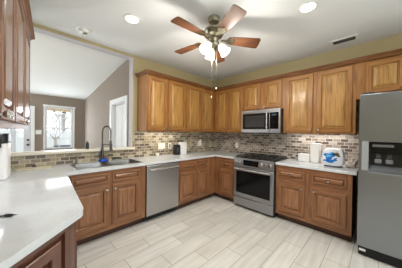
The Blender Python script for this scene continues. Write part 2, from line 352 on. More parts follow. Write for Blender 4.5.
# backsplash tile on the walls
struct(MB().box(-2.125, -0.008, -.008, -.0005, .9145, 1.385).box(-3.80, -2.125, -.008, -.0005, .9145, 1.065).build('trim_4', tileA_m))
struct(box(-.008, -.0005, -2.885, -.0005, .9145, 1.385).box(-.008, -.0005, -1.905, -1.108, 1.385, 1.45).build('trim_5', tileB_m))
tC = MB(); tC.prism([wc(-.01, .001), wc(-2.3, .001), wc(-2.3, .008), wc(-.01, .008)], .9145, 1.385)
struct(tC.build('trim_6', tileB_m))

# ------------------------------------------------------------------ outdoors seen through the glass
struct(box(-16, 8, 3.6, 16, -0.3, -0.14).build('ground', ground_m))
fn = thing('board_fence', 'pale board fence outside beyond the living room window', 'fence', (-3, 9.5, -.14))
MB().box(-7, 7, -.03, -.01, 0, 1.5).build('fence_boards', fence_m, fn)
for i in range(8): MB().box(-7+i*2-.05, -7+i*2+.05, 0, .1, 0, 1.6).build('fence_post', fence_m, fn)
tr = thing('bare_tree', 'leafless grey tree outside the living room window', 'tree', (-2.35, 8.0, -.14))
tk = MB(); rnd = random.Random(5)
def branch(p, d, l, r, dep, mb):
    q = p + d*l; mb.tube([p, p+d*l*.5+Vector((rnd.uniform(-.03, .03), rnd.uniform(-.03, .03), 0)), q], [r, r*.85, r*.65], 6)
    if dep:
        for k in range(3):
            nd = (d + Vector((rnd.uniform(-.8, .8), rnd.uniform(-.5, .5), rnd.uniform(-.15, .5)))).normalized()
            branch(q, nd, l*.72, r*.62, dep-1, mb)
tk.tube([(0, 0, 0), (.03, 0, .6), (0, 0, 1.1)], [.09, .075, .065], 8); tk.build('trunk', bark_m, tr)
bb = MB()
for k in range(4):
    a = k*1.6; branch(Vector((0, 0, 1.05)), Vector((math.cos(a)*.6, math.sin(a)*.6, .8)).normalized(), .55, .04, 3, bb)
bb.build('branches', bark_m, tr)
pc = thing('patio_cover', 'tan patio cover edge above the living room window', 'patio cover', (-3.6, 5.0, -.14))
MB().box(-1.6, 2.3, -.05, .05, 2.20, 2.42).build('fascia', tanw_m, pc)
for x in (-1.5, 2.2): MB().box(x-.06, x+.06, -.045, .045, 0, 2.20).build('post', tanw_m, pc)
sh = thing('evergreen_tree', 'green tree crown outside, behind the patio cover', 'tree', (-1.6, 11.5, -.14))
MB().cyl((0, 0, 0), (0, 0, 2.6), .12).build('trunk', bark_m, sh)
lf = MB()
for k in range(420):
    a = rnd.uniform(0, 6.28); r_ = rnd.uniform(.2, 1.6); c = Vector((r_*math.cos(a), r_*math.sin(a)*.7, 3.5+rnd.uniform(-.9, 1.1)*(1-.3*r_)))
    dv = Vector((rnd.uniform(-1, 1), rnd.uniform(-1, 1), rnd.uniform(-1, 1))).normalized()*.17; e2 = dv.orthogonal().normalized()*.1
    lf.add([c-dv, c-e2, c+dv, c+e2], [(0, 1, 2, 3)])
lf.build('foliage', leafm, sh, smooth=False)
def chair_out(x, y):
    t = thing('patio_chair', 'blue grey cushioned patio chair outside the window', 'chair', (x, y, -.14))
    MB().box(-.3, .3, -.3, .3, .36, .48).build('seat', navy_m, t, bevel=.03); MB().box(-.3, .3, .22, .34, .48, .95).build('backrest', navy_m, t, bevel=.03)
    for sx in (-.27, .27):
        for sy in (-.27, .27): MB().cyl((sx, sy, 0), (sx, sy, .36), .02).build('leg', dgrey_m, t)
chair_out(-2.35, 5.4)

# ------------------------------------------------------------------ cabinets
def loops(mb, x0, x1, z0, z1, y, prof, mats=(0, 0)):
    """rectangular relief facing -Y: prof = [(inset, out)]; faces left/right use mats[0], top/bottom mats[1]"""
    rs = []
    for ins, out in prof: rs.append([(x0+ins, y-out, z0+ins), (x1-ins, y-out, z0+ins), (x1-ins, y-out, z1-ins), (x0+ins, y-out, z1-ins)])
    for a, b_ in zip(rs, rs[1:]):
        for i in range(4):
            j = (i+1) % 4
            mb.add([a[i], a[j], b_[j], b_[i]], [(0, 1, 2, 3)], mats[1] if i in (0, 2) else mats[0])
    return rs
def door_part(par, name, x0, x1, z0, z1, y, vm, hm, fr=.058, knob=None, horiz=False):
    mb = MB(); g = fr
    fl_ = .020 if fr > .04 else .016
    rs = loops(mb, x0, x1, z0, z1, y, [(0, 0), (0, fl_-.004), (.004, fl_), (g-.003, fl_), (g, fl_-.004), (g+.002, .0012)], (0, 1))
    mb.add(rs[0][::-1], [(0, 1, 2, 3)])
    d = mb.build(name, [hm if horiz else vm, hm], par, smooth=False)
    pb = MB(); w_ = .012 if fr > .04 else .005; k = min(.026 if fr > .04 else .014, (z1-z0)/2-g-w_-.014)
    rs = loops(pb, x0+g+.002, x1-g-.002, z0+g+.002, z1-g-.002, y, [(0, .0012), (w_, .0014), (w_+.004, .010), (w_+.004+k, .0195), (w_+.007+k, .0195)])
    pb.add(rs[-1], [(0, 1, 2, 3)]); pb.build('raised_panel', hm if horiz else {oak_v: pan_v, dok_v: dpan_v, lok_v: lpan_v}.get(vm, vm), d, smooth=False)
    if knob: 
        MB().lathe([(.007, 0), (.0065, .012), (.016, .018), (.019, .026), (.015, .033), (0, .035)], (knob[0], y-.0201, knob[1]), (0, -1, 0), 16).build('knob', nickel_m, d)
    return d
def cabinet(name, label, cat, group, rz, loc, x0, x1, z0, z1, depth, doors, drawers=(), toe=0, vm=oak_v, hm=oak_h, back=.01, frame=True, body_mb=None, rails=()):
    t = thing(name, label, cat, loc, rz, group)
    zb = z0+toe
    if body_mb: body_mb(t, vm)
    else: box(x0, x1, -depth+.02, -back, zb, z1).build('carcass', vm, t, bevel=.002)
    f = MB(); y0, y1 = -depth, -depth+.0195
    ops = sorted([(d[0], d[1]) for d in doors]); st = .03
    zs = min(d[2] for d in doors); zt = max([d[3] for d in list(doors)+list(drawers)])
    f.box(x0, ops[0][0]+.012, y0, y1, zb, z1); f.box(ops[-1][1]-.012, x1, y0, y1, zb, z1)
    for a, b_ in zip(ops, ops[1:]): f.box(a[1]-.012, b_[0]+.012, y0, y1, zs+.012, zt-.012)
    xa, xb = ops[0][0]+.012, ops[-1][1]-.012
    f.box(xa, xb, y0, y1, zb, zs+.012, 1); f.box(xa, xb, y0, y1, zt-.012, z1, 1)
    for r0, r1 in rails: f.box(xa, xb, y0+.0003, y1-.0003, r0, r1, 1)
    f.build('face_frame', [vm, hm], t, smooth=False)
    for d in doors: door_part(t, 'door', d[0], d[1], d[2], d[3], -depth-.0003, vm, hm, knob=d[4] if len(d) > 4 else None)
    for d in drawers: door_part(t, 'drawer_front', d[0], d[1], d[2], d[3], -depth-.0003, vm, hm, fr=.024, knob=d[4] if len(d) > 4 else None, horiz=True)
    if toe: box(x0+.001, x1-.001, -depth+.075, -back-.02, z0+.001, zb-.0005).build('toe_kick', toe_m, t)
    return t
RB = R(-90)
UD = .33; Z0, Z1 = 1.385, 2.36; DZ0, DZ1 = 1.41, 2.315; KZ = 1.44
GU = 'oak wall cabinets'
cabinet('wall_cabinet', 'tall two-door oak wall cabinet at the left end of the back wall, above the dishwasher', 'cabinet', GU, 0, (0, 0, 0), -2.055, -1.196, Z0, Z1, UD,
        [(-2.032, -1.645, DZ0, DZ1, (-1.672, KZ)), (-1.622, -1.209, DZ0, DZ1, (-1.595, KZ))])
cabinet('wall_cabinet', 'tall two-door oak wall cabinet reaching into the inner corner of the back wall', 'cabinet', GU, 0, (0, 0, 0), -1.194, -.352, Z0, Z1, UD,
        [(-1.183, -.769, DZ0, DZ1, (-.797, KZ)), (-.732, -.385, DZ0, DZ1, (-.705, KZ))])
cabinet('wall_cabinet', 'tall two-door oak wall cabinet between the inner corner and the microwave', 'cabinet', GU, RB, (0, 0, 0), .012, 1.108, Z0, Z1, UD,
        [(.398, .722, DZ0, DZ1, (.695, KZ)), (.760, 1.085, DZ0, DZ1, (.787, KZ))])
cabinet('wall_cabinet', 'short two-door oak wall cabinet directly above the microwave', 'cabinet', GU, RB, (0, 0, 0), 1.110, 1.894, 1.812, Z1, UD,
        [(1.151, 1.475, 1.835, DZ1, (1.448, 1.86)), (1.545, 1.866, 1.835, DZ1, (1.572, 1.86))])
cabinet('wall_cabinet', 'wide two-door oak wall cabinet between the microwave and the fridge', 'cabinet', GU, RB, (0, 0, 0), 1.896, 2.840, Z0, Z1, UD,
        [(1.939, 2.338, DZ0, DZ1, (2.31, KZ)), (2.392, 2.802, DZ0, DZ1, (2.42, KZ))])
cabinet('wall_cabinet', 'short oak wall cabinet above the fridge', 'cabinet', GU, RB, (0, 0, 0), 2.842, 3.80, 1.852, Z1, UD,
        [(2.932, 3.285, 1.915, DZ1, (3.255, 1.945)), (3.345, 3.70, 1.915, DZ1, (3.375, 1.945))])
# wall cabinets on the left wall (face turned about five degrees, like that wall)
RC = R(85.2); LC = (WC0.x, WC0.y, 0)
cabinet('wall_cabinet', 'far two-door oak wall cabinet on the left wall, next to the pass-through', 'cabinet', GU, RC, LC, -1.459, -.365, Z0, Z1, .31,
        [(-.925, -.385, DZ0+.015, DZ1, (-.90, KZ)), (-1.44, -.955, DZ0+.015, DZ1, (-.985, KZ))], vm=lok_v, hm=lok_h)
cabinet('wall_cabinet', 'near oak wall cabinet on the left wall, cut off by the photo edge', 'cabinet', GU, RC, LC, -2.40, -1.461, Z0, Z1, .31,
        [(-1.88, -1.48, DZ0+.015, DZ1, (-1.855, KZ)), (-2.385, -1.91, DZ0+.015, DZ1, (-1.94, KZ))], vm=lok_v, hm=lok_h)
# crown moulding
def crown(name, path, m):
    prof = [(.001, 2.332), (.012, 2.336), (.018, 2.352), (.040, 2.372), (.046, 2.376), (.046, 2.390), (.001, 2.390)]
    # path points: list of (pos, outward miter)
    mb = MB(); k = len(prof); vs = []
    for (x, y), (ox, oy) in path:
        for o, z in prof: vs.append((x+ox*o, y+oy*o, z))
    fs = []
    for i in range(len(path)-1):
        for j in range(k):
            q = (j+1) % k; fs.append((i*k+j, i*k+q, (i+1)*k+q, (i+1)*k+j))
    fs += [list(range(k)), [(len(path)-1)*k+j for j in range(k)]]
    return mb.add(vs, fs).build(name, m, smooth=False)
F = UD+.021
struct(crown('trim_7', [((-2.055, -.001), (-1, 0)), ((-2.055, -F), (-1, -1)), ((-F, -F), (-1, -1)), ((-F, -3.80), (-1, 0))], wood('crown oak', srgb(80, 47, 24), srgb(116, 73, 38), srgb(138, 93, 52), horiz=True)))
fc = .331
def wcm(s, off): p = d85*s + n85*off; return (p.x, p.y)
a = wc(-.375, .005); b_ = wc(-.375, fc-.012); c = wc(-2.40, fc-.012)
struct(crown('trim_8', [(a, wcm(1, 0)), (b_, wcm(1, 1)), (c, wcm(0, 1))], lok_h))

# base cabinets
BD = .61; BZ = .876
GB = 'oak base cabinets'
def base(label, rz, x0, x1, doors, drawers, loc=(0, 0, 0), rails=(), **k):
    return cabinet('base_cabinet', label, 'cabinet', GB, rz, loc, x0, x1, 0, BZ-.001, BD, doors, drawers, toe=.10, vm=dok_v, hm=dok_h, rails=rails, **k)
def body_open(t, vm):   # open-topped carcass of panels, so that the sink bowls hang inside it
    x0, x1, y0, y1 = -3.135, -2.2035, -BD+.02, -.01
    for a in (x0, x1-.012): box(a, a+.012, y0, y1, .1, BZ-.001).build('side_panel', vm, t)
    box(x0+.012, x1-.012, y0, y1, .1, .118).build('bottom_panel', vm, t)
    box(x0+.012, x1-.012, y1-.012, y1, .118, BZ-.001).build('back_panel', vm, t)
base('oak sink base cabinet with two false drawer fronts, below the double sink', 0, -3.135, -2.2035,
     [(-3.115, -2.718, .165, .685, (-2.745, .635)), (-2.675, -2.300, .165, .685, (-2.645, .635))], [(-3.115, -2.718, .715, .838), (-2.675, -2.300, .715, .838)],
     body_mb=body_open, rails=((.675, .725),))
base('oak corner base cabinet right of the dishwasher', 0, -1.578, -.612,
     [(-1.560, -1.180, .165, .665, (-1.535, .625)), (-1.135, -.845, .165, .665, (-1.11, .625))], [(-1.560, -1.180, .705, .828, (-1.37, .766)), (-1.135, -.845, .705, .828, (-.99, .766))], rails=((.655, .715),))
base('narrow one-door oak base cabinet left of the range', RB, .613, 1.113,
     [(.772, 1.075, .165, .635)], [(.772, 1.075, .69, .822, (.92, .756))], rails=((.625, .70),))
base('wide two-door oak base cabinet between the range and the fridge', RB, 1.902, 2.842,
     [(1.935, 2.315, .165, .610, (2.285, .58)), (2.405, 2.79, .165, .610, (2.435, .58))], [(1.935, 2.315, .685, .815, (2.125, .752)), (2.405, 2.79, .685, .815, (2.60, .752))], rails=((.60, .695),))
# left run with the clipped end: carcass polygon + face frame and door on the clipped face
CP = Vector((-3.247, -1.838, 0))                      # counter corner
c1 = Vector((-.714, -.700, 0)); n1 = Vector((.700, -.714, 0))
bl = thing('base_cabinet', 'reddish oak base cabinet under the clipped end of the left counter', 'cabinet', (0, 0, 0), 0, GB)
# corner of the cabinet faces, inset from the counter edges
fr_in = .03
def isect(p, d, q, e):
    t = ((q.x-p.x)*e.y-(q.y-p.y)*e.x)/(d.x*e.y-d.y*e.x); return p+d*t
fo = Vector((*wc(0, .633-fr_in-.022), 0))            # carcass line parallel to wall C
kc = isect(fo, d85, CP-n1*(fr_in+.022), c1)
wl = isect(Vector((*wc(0, .012), 0)), d85, CP-n1*(fr_in+.022), c1)
pt = isect(fo, d85, Vector((0, -.64, 0)), Vector((1, 0, 0)))
wt = isect(Vector((*wc(0, .012), 0)), d85, Vector((0, -.64, 0)), Vector((1, 0, 0)))
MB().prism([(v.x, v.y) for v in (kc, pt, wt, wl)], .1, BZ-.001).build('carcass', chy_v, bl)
tk2 = [kc-n1*.07-n85*.05, pt-n85*.07, wt+n85*.02, wl-n1*.07+n85*.02]
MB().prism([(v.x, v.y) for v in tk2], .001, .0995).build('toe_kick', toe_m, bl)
# front (aisle) face: plain panel with two doors
Ta = Matrix.Translation(kc + Vector((0, 0, 0))) @ Matrix.Rotation(R(85.2), 4, 'Z')
La = (pt-kc).length
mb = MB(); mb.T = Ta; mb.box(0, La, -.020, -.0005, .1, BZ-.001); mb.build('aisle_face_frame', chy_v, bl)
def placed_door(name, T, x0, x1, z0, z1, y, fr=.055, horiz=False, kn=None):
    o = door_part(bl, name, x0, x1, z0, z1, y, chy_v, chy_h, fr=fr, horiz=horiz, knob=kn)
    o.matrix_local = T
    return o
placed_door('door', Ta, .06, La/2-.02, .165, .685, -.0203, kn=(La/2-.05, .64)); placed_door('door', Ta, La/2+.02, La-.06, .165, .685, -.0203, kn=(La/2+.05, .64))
placed_door('drawer_front', Ta, .06, La/2-.02, .715, .838, -.0203, fr=.024, horiz=True, kn=(La/4, .776)); placed_door('drawer_front', Ta, La/2+.02, La-.06, .715, .838, -.0203, fr=.024, horiz=True, kn=(La*.75, .776))
# clipped face; local x runs from the wall to the corner
Lk = (wl-kc).length
Tk = Matrix.Translation(wl) @ Matrix.Rotation(math.atan2(-c1.y, -c1.x), 4, 'Z')
mb = MB(); mb.T = Tk
mb.box(Lk-.062, Lk+.012, -.0205, -.0005, .1, BZ-.001).box(.01, .09, -.0205, -.0005, .1, BZ-.001)
mb.box(.09, Lk-.062, -.0205, -.0005, BZ-.038, BZ-.001, 1).box(.09, Lk-.062, -.0205, -.0005, .1, .15, 1)
mb.build('face_frame', [chy_v, chy_h], bl, smooth=False)
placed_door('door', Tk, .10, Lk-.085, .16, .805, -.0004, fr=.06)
# filler strips
# ------------------------------------------------------------------ worktops
def slab(name, outer, holes, z0, z1, m, label, cat):
    bm = bmesh.new(); edges = []
    for lp in [outer]+holes:
        vs = [bm.verts.new((x, y, z0)) for x, y in lp]
        edges += [bm.edges.new((vs[i], vs[(i+1) % len(vs)])) for i in range(len(vs))]
    r = bmesh.ops.triangle_fill(bm, use_beauty=True, use_dissolve=False, edges=edges)
    fs = [g for g in r['geom'] if isinstance(g, bmesh.types.BMFace)]
    ex = bmesh.ops.extrude_face_region(bm, geom=fs)
    for g in ex['geom']:
        if isinstance(g, bmesh.types.BMVert): g.co.z = z1
    bmesh.ops.recalc_face_normals(bm, faces=bm.faces)
    me = bpy.data.meshes.new(name); bm.to_mesh(me); bm.free(); me.materials.append(m)
    o = bpy.data.objects.new(name, me); COL.objects.link(o)
    md = o.modifiers.new('Bevel', 'BEVEL'); md.width = .006; md.segments = 3; md.limit_method = 'ANGLE'; md.angle_limit = R(50)
    return tag(o, label, cat)
def rrect(x0, x1, y0, y1, r, n=5):
    out = []
    for cx, cy, a0 in ((x1-r, y1-r, 0), (x0+r, y1-r, 90), (x0+r, y0+r, 180), (x1-r, y0+r, 270)):
        for k in range(n+1):
            a = R(a0+90*k/n); out.append((cx+r*math.cos(a), cy+r*math.sin(a)))
    return out
SX0, SX1, SY0, SY1 = -3.045, -2.210, -.565, -.125
g = .0095
inner = isect(Vector((*wc(0, .633), 0)), d85, Vector((0, -.635, 0)), Vector((1, 0, 0)))
wEnd = isect(Vector((*wc(0, g), 0)), d85, CP, c1)
# rounded corner at CP
dv1 = (inner-CP).normalized(); rc = []
for k in range(7):
    t = k/6; A = CP+c1*.038; B = CP+dv1*.038
    q = A*(1-t)**2 + CP*2*t*(1-t) + B*t*t; rc.append((q.x, q.y))
wTop = wc(-.0095, g)
outer = [(-g, -1.118), (-.635, -1.118), (-.635, -.635), (inner.x, inner.y)] + rc[::-1] + [(wEnd.x, wEnd.y), wTop, (-g, -g)]
slab('worktop', outer, [rrect(SX0+.015, SX1-.015, SY0+.015, SY1-.015, .05)], .877, .914, quartz_m, 'long white quartz worktop along the left and back walls, holding the sink', 'worktop')
slab('worktop', [(-g, -2.885), (-.635, -2.885), (-.635, -1.896), (-g, -1.896)], [], .877, .914, quartz_m, 'short white quartz worktop between the range and the fridge', 'worktop')

# ------------------------------------------------------------------ sink, faucet, soap
sk = thing('double_sink', 'stainless steel double bowl sink set in the worktop below the pass-through', 'sink', (0, 0, .9145))
def bowl(x0, x1, y0, y1, dep):
    mb = MB(); L0 = [(rrect(x0, x1, y0, y1, .05), .0), (rrect(x0+.006, x1-.006, y0+.006, y1-.006, .05), -.02), (rrect(x0+.02, x1-.02, y0+.02, y1-.02, .06), -dep+.03), (rrect(x0+.05, x1-.05, y0+.05, y1-.05, .06), -dep)]
    vs = []; n = len(L0[0][0])
    for lp, z in L0: vs += [(x, y, z) for x, y in lp]
    fs = [(k*n+i, k*n+(i+1) % n, (k+1)*n+(i+1) % n, (k+1)*n+i) for k in range(3) for i in range(n)] + [[3*n+i for i in range(n)]]
    mb.add(vs, fs)
    cx, cy = (x0+x1)/2, (y0+y1)/2
    o = mb.build('bowl', sink_m, sk)
    MB().lathe([(.04, 0), (.036, .004), (.02, .002), (0, .002)], (cx, cy, -dep), (0, 0, 1)).build('drain', nickel_m, o)
xm = -2.63
bowl(SX0+.02, xm-.015, SY0+.02, SY1-.02, .18); bowl(xm+.015, SX1-.02, SY0+.02, SY1-.02, .18)
# rim: ring with two holes
bm = bmesh.new(); ed = []
for lp in (rrect(SX0, SX1, SY0, SY1, .05), rrect(SX0+.02, xm-.015, SY0+.02, SY1-.02, .05), rrect(xm+.015, SX1-.02, SY0+.02, SY1-.02, .05)):
    vs = [bm.verts.new((x, y, 0.0005)) for x, y in lp]; ed += [bm.edges.new((vs[i], vs[(i+1) % len(vs)])) for i in range(len(vs))]
r = bmesh.ops.triangle_fill(bm, use_beauty=True, use_dissolve=False, edges=ed)
ex = bmesh.ops.extrude_face_region(bm, geom=[q for q in r['geom'] if isinstance(q, bmesh.types.BMFace)])
for q in ex['geom']:
    if isinstance(q, bmesh.types.BMVert): q.co.z = .006
bmesh.ops.recalc_face_normals(bm, faces=bm.faces)
me = bpy.data.meshes.new('rim'); bm.to_mesh(me); bm.free(); me.materials.append(sink_m)
rim = bpy.data.objects.new('rim', me); COL.objects.link(rim); rim.parent = sk
fx, fy = -2.636, -.068
fa = thing('spring_faucet', 'tall dark gunmetal spring pull-down faucet behind the sink', 'faucet', (fx, fy, .9145))
MB().lathe([(.032, 0), (.032, .012), (.025, .02), (.023, .09), (.020, .10), (.016, .26), (.012, .27), (0, .27)]).build('column', bronze_m, fa)
dirx, diry = .66, -.75                                # arch leans over the bowls
def dirp(s, z): return (dirx*s, diry*s, z)
arch = [dirp(0, .26), dirp(0, .40)] + [dirp(.065-.065*math.cos(R(a)), .45+.085*math.sin(R(a))) for a in range(0, 181, 15)] + [dirp(.13, .38), dirp(.13, .32)]
MB().tube(arch, .0065, 8).build('hose', bronze_m, fa)
coil = []
def along(pts, t):
    ds = [0]
    for a_, b2 in zip(pts, pts[1:]): ds.append(ds[-1]+(Vector(b2)-Vector(a_)).length)
    s = t*ds[-1]
    for i in range(len(pts)-1):
        if s <= ds[i+1] or i == len(pts)-2:
            u = (s-ds[i])/max(1e-6, ds[i+1]-ds[i]); a_, b2 = Vector(pts[i]), Vector(pts[i+1]); return a_.lerp(b2, u), (b2-a_).normalized()
sidev = Vector((diry, -dirx, 0))
for i in range(34*8):
    p_, t_ = along(arch, i/(34*8-1)*.97); nb = sidev.cross(t_).normalized(); th = i/8*2*math.pi
    coil.append(p_ + sidev*math.cos(th)*.0115 + nb*math.sin(th)*.0115)
MB().tube(coil, .0028, 5).build('spring', bronze_m, fa)
MB().tube([dirp(.13, .325), dirp(.13, .26), dirp(.135, .20), dirp(.145, .155)], [.014, .019, .021, .024], 14).build('spray_head', bronze_m, fa)
MB().tube([dirp(0, .255), dirp(.13, .255)], .007, 8).lathe([(.024, -.012), (.024, .012)], dirp(.13, .255), (0, 0, 1), 14).build('docking_arm', bronze_m, fa)
MB().tube([(.02, 0, .055), (.05, -.005, .06), (.10, -.01, .075)], [.009, .007, .006], 8).build('lever', bronze_m, fa)
sp_ = thing('soap_dispenser', 'small dark metal soap dispenser pump at the left of the sink', 'soap dispenser', (-2.965, -.075, .9145))
MB().lathe([(.02, 0), (.02, .008), (.013, .014), (.011, .08), (.007, .085), (.007, .105), (0, .105)]).build('pump', plain('grey pewter', (.2, .2, .2, 1), .35, .9), sp_)
MB().tube([(0, 0, .098), (0, -.03, .103), (0, -.055, .092)], [.009, .007, .005], 8).build('spout', sink_m, sp_)
# things at the faucet foot
sc_ = thing('scrub_sponge', 'bright blue scrubber lying on the sink rim by the faucet', 'sponge', (-2.63, -.135, .9215), R(12))
MB().box(-.07, .06, -.035, .035, 0, .030).build('pad', blue_m, sc_, bevel=.012, seg=3)
db = thing('dish_brush', 'dish brush with black handle and pale bristles right of the faucet', 'brush', (-2.50, -.07, .9145), R(8))
MB().tube([(0, 0, .030), (.05, 0, .032), (.11, .0, .030), (.16, 0, .018)], [.010, .011, .014, .012], 8).build('handle', black_m, db)
MB().lathe([(.030, 0), (.033, .02), (.028, .035), (0, .037)], (-.035, 0, 0)).build('bristles', tanp_m, db)

# ------------------------------------------------------------------ dishwasher
dw = thing('dishwasher', 'stainless steel dishwasher between the sink cabinet and the corner cabinet', 'dishwasher', (-1.895, 0, 0))
box(-.302, .302, -.59, -.03, .09, .875).build('tub_casing', black_m, dw)
MB().box(-.298, .298, -.635, -.591, .105, .862).build('door', steelv_m, dw, bevel=.006)
MB().box(-.30, .30, -.615, -.5905, .8625, .8745).build('control_strip', black_m, dw)
h = MB().tube([(-.275, -.680, .806), (.275, -.680, .806)], .0155, 14)
for x in (-.235, .235): h.box(x-.011, x+.011, -.676, -.6355, .796, .816)
h.build('handle', brightsteel_m, dw)
box(-.30, .30, -.545, -.10, .001, .089).build('toe_kick', black_m, dw)

# ------------------------------------------------------------------ range
rg = thing('gas_range', 'stainless steel slide-in range with black cooktop and front knobs', 'range', (0, -1.507, 0), RB)
box(-.378, .378, -.635, -.02, .05, .900).build('body', dgrey_m, rg)
MB().box(-.376, .376, -.665, -.6355, .205, .755).build('oven_door', steel_m, rg, bevel=.006)
od = rg.children[-1]
MB().box(-.322, .322, -.6675, -.6655, .280, .685).build('door_window', blackg_m, od, bevel=.0008)
hh = MB().tube([(-.335, -.712, .722), (.335, -.712, .722)], .0135, 14)
for x in (-.31, .31): hh.box(x-.013, x+.013, -.708, -.6655, .711, .733)
hh.build('handle', brightsteel_m, od)
MB().cyl((0, -.6655, .24), (0, -.6675, .24), .014).build('badge', nickel_m, od)
MB().box(-.376, .376, -.665, -.6355, .045, .195).build('storage_drawer', steel_m, rg, bevel=.006)
cpm = MB().add([(-.378, -.6355, .762), (.378, -.6355, .762), (.378, -.675, .768), (-.378, -.675, .768), (-.378, -.6355, .92), (.378, -.6355, .92), (.378, -.667, .918), (-.378, -.667, .918)],
               [(0, 3, 2, 1), (4, 5, 6, 7), (3, 7, 6, 2), (0, 1, 5, 4), (0, 4, 7, 3), (1, 2, 6, 5)])
cp = cpm.build('control_panel', steel_m, rg, bevel=.003)
nd = Vector((0, -.9986, .0533)).normalized()
def onp(x, z): t = (z-.768)/.15; return Vector((x, -.675+.008*t, z))
for x, z in ((-.325, .845), (-.245, .845), (.175, .845), (.25, .845), (.325, .845)):
    k = MB().lathe([(.027, .001), (.027, .006), (.022, .009), (.0195, .030), (.016, .033), (0, .033)], onp(x, z), nd, 20).build('knob', nickel_m, cp)
q = MB(); a0, a1, b0, b1 = onp(-.175, .795), onp(.120, .795), onp(.120, .893), onp(-.175, .893)
q.add([a0+nd*.0008, a1+nd*.0008, b0+nd*.0008, b1+nd*.0008, a0+nd*.0025, a1+nd*.0025, b0+nd*.0025, b1+nd*.0025], [(0, 3, 2, 1), (4, 5, 6, 7), (0, 1, 5, 4), (1, 2, 6, 5), (2, 3, 7, 6), (3, 0, 4, 7)])
q.build('display', blackg_m, cp)
MB().box(-.386, .386, -.634, -.02, .9155, .926).build('cooktop', blackg_m, rg, bevel=.003)
gr = MB()
for x0, x1 in ((-.36, -.125), (-.115, .115), (.125, .36)):
    for y in (-.60, -.335, -.06): gr.box(x0, x1, y-.007, y+.007, .944, .956)
    for x in (x0+.007, (x0+x1)/2, x1-.007): gr.box(x-.007, x+.007, -.60, -.06, .944, .957)
    for x in (x0+.01, x1-.01):
        for y in (-.595, -.065): gr.box(x-.008, x+.008, y-.008, y+.008, .9262, .945)
gr.build('grates', iron_m, rg)
for x, y in ((-.245, -.47), (-.245, -.19), (0, -.33), (.245, -.47), (.245, -.19)):
    MB().lathe([(.048, .9262), (.046, .934), (.032, .936), (.030, .942), (0, .943)], (x, y, 0)).build('burner', iron_m, rg)
box(-.37, .37, -.60, -.10, .003, .044).build('base', black_m, rg)

# ------------------------------------------------------------------ microwave
mw = thing('microwave', 'stainless over-the-range microwave with a dark door window', 'microwave', (0, -1.502, 0), RB)
box(-.378, .378, -.385, -.012, 1.386, 1.809).build('casing', dgrey_m, mw)
MB().box(-.378, .378, -.425, -.3855, 1.765, 1.809).build('vent_strip', steel_m, mw, bevel=.003)
MB().box(-.378, .190, -.425, -.3855, 1.386, 1.764).build('door', steel_m, mw, bevel=.004)
md_ = mw.children[-1]
MB().box(-.345, .186, -.4275, -.4255, 1.452, 1.745).build('door_window', blackg_m, md_, bevel=.0008)
MB().box(-.295, .105, -.4283, -.4277, 1.490, 1.705).build('window_screen', plain('dark window screen', (.020, .020, .022, 1), .3), md_)
hh = MB().tube([(.158, -.468, 1.43), (.158, -.468, 1.76)], .0115, 12)
for z in (1.462, 1.728): hh.box(.148, .168, -.464, -.4277, z-.010, z+.010)
hh.build('handle', nickel_m, md_)
MB().box(.192, .378, -.425, -.3855, 1.386, 1.764).build('control_panel', steel_m, mw, bevel=.003)
cpn = mw.children[-1]
MB().box(.200, .352, -.4275, -.4255, 1.455, 1.745).build('keypad', blackg_m, cpn, bevel=.0008)
MB().box(.235, .315, -.4285, -.4277, 1.690, 1.718).build('display', disp_m, cpn)

# ------------------------------------------------------------------ fridge
fr = thing('refrigerator', 'tall stainless side-by-side refrigerator with a black water dispenser', 'refrigerator', (0, -2.905, 0), RB)
box(.006, .908, -.715, -.05, .03, 1.815).build('cabinet_body', dgrey_m, fr)
def fdoor(x0, x1, cut=None):
    mb = MB()
    if cut:
        cx0, cx1, cz0, cz1 = cut
        mb.box(x0, cx0, -.80, -.72, .115, 1.83).box(cx1, x1, -.80, -.72, .115, 1.83).box(cx0, cx1, -.80, -.72, .115, cz0).box(cx0, cx1, -.80, -.72, cz1, 1.83)
    else: mb.box(x0, x1, -.80, -.72, .115, 1.83)
    return mb
CU = (.084, .365, .968, 1.300)
# freezer door front as one skin with an opening for the dispenser
bm_ = MB(); x0, x1, z0, z1 = 0.0, .432, .115, 1.83; yF, yB = -.80, -.72
cx0, cx1, cz0, cz1 = CU
vs = [(x0, yF, z0), (x1, yF, z0), (x1, yF, z1), (x0, yF, z1), (cx0, yF, cz0), (cx1, yF, cz0), (cx1, yF, cz1), (cx0, yF, cz1)]
vs += [(x, yB if i < 4 else -.7205, z) for i, (x, y, z) in enumerate(vs)]
bm_.add(vs, [(0, 1, 5, 4), (1, 2, 6, 5), (2, 3, 7, 6), (3, 0, 4, 7), (0, 8, 9, 1), (1, 9, 10, 2), (2, 10, 11, 3), (3, 11, 8, 0), (4, 5, 13, 12), (5, 6, 14, 13), (6, 7, 15, 14), (7, 4, 12, 15), (8, 12, 13, 9), (9, 13, 14, 10), (10, 14, 15, 11), (11, 15, 12, 8)])
fd = bm_.build('freezer_door', fridge_m, fr, bevel=.008, seg=3)
fr_d = MB().box(.438, .912, -.80, -.72, .115, 1.83).build('fridge_door', fridge_m, fr, bevel=.008, seg=3)
for x, o in ((.395, fd), (.475, fr_d)):
    hd = MB().tube([(x, -.855, .45), (x, -.855, 1.55)], .013, 12)
    for z in (.48, 1.52): hd.box(x-.012, x+.012, -.85, -.8005, z-.015, z+.015)
    hd.build('handle', steel_m, o)
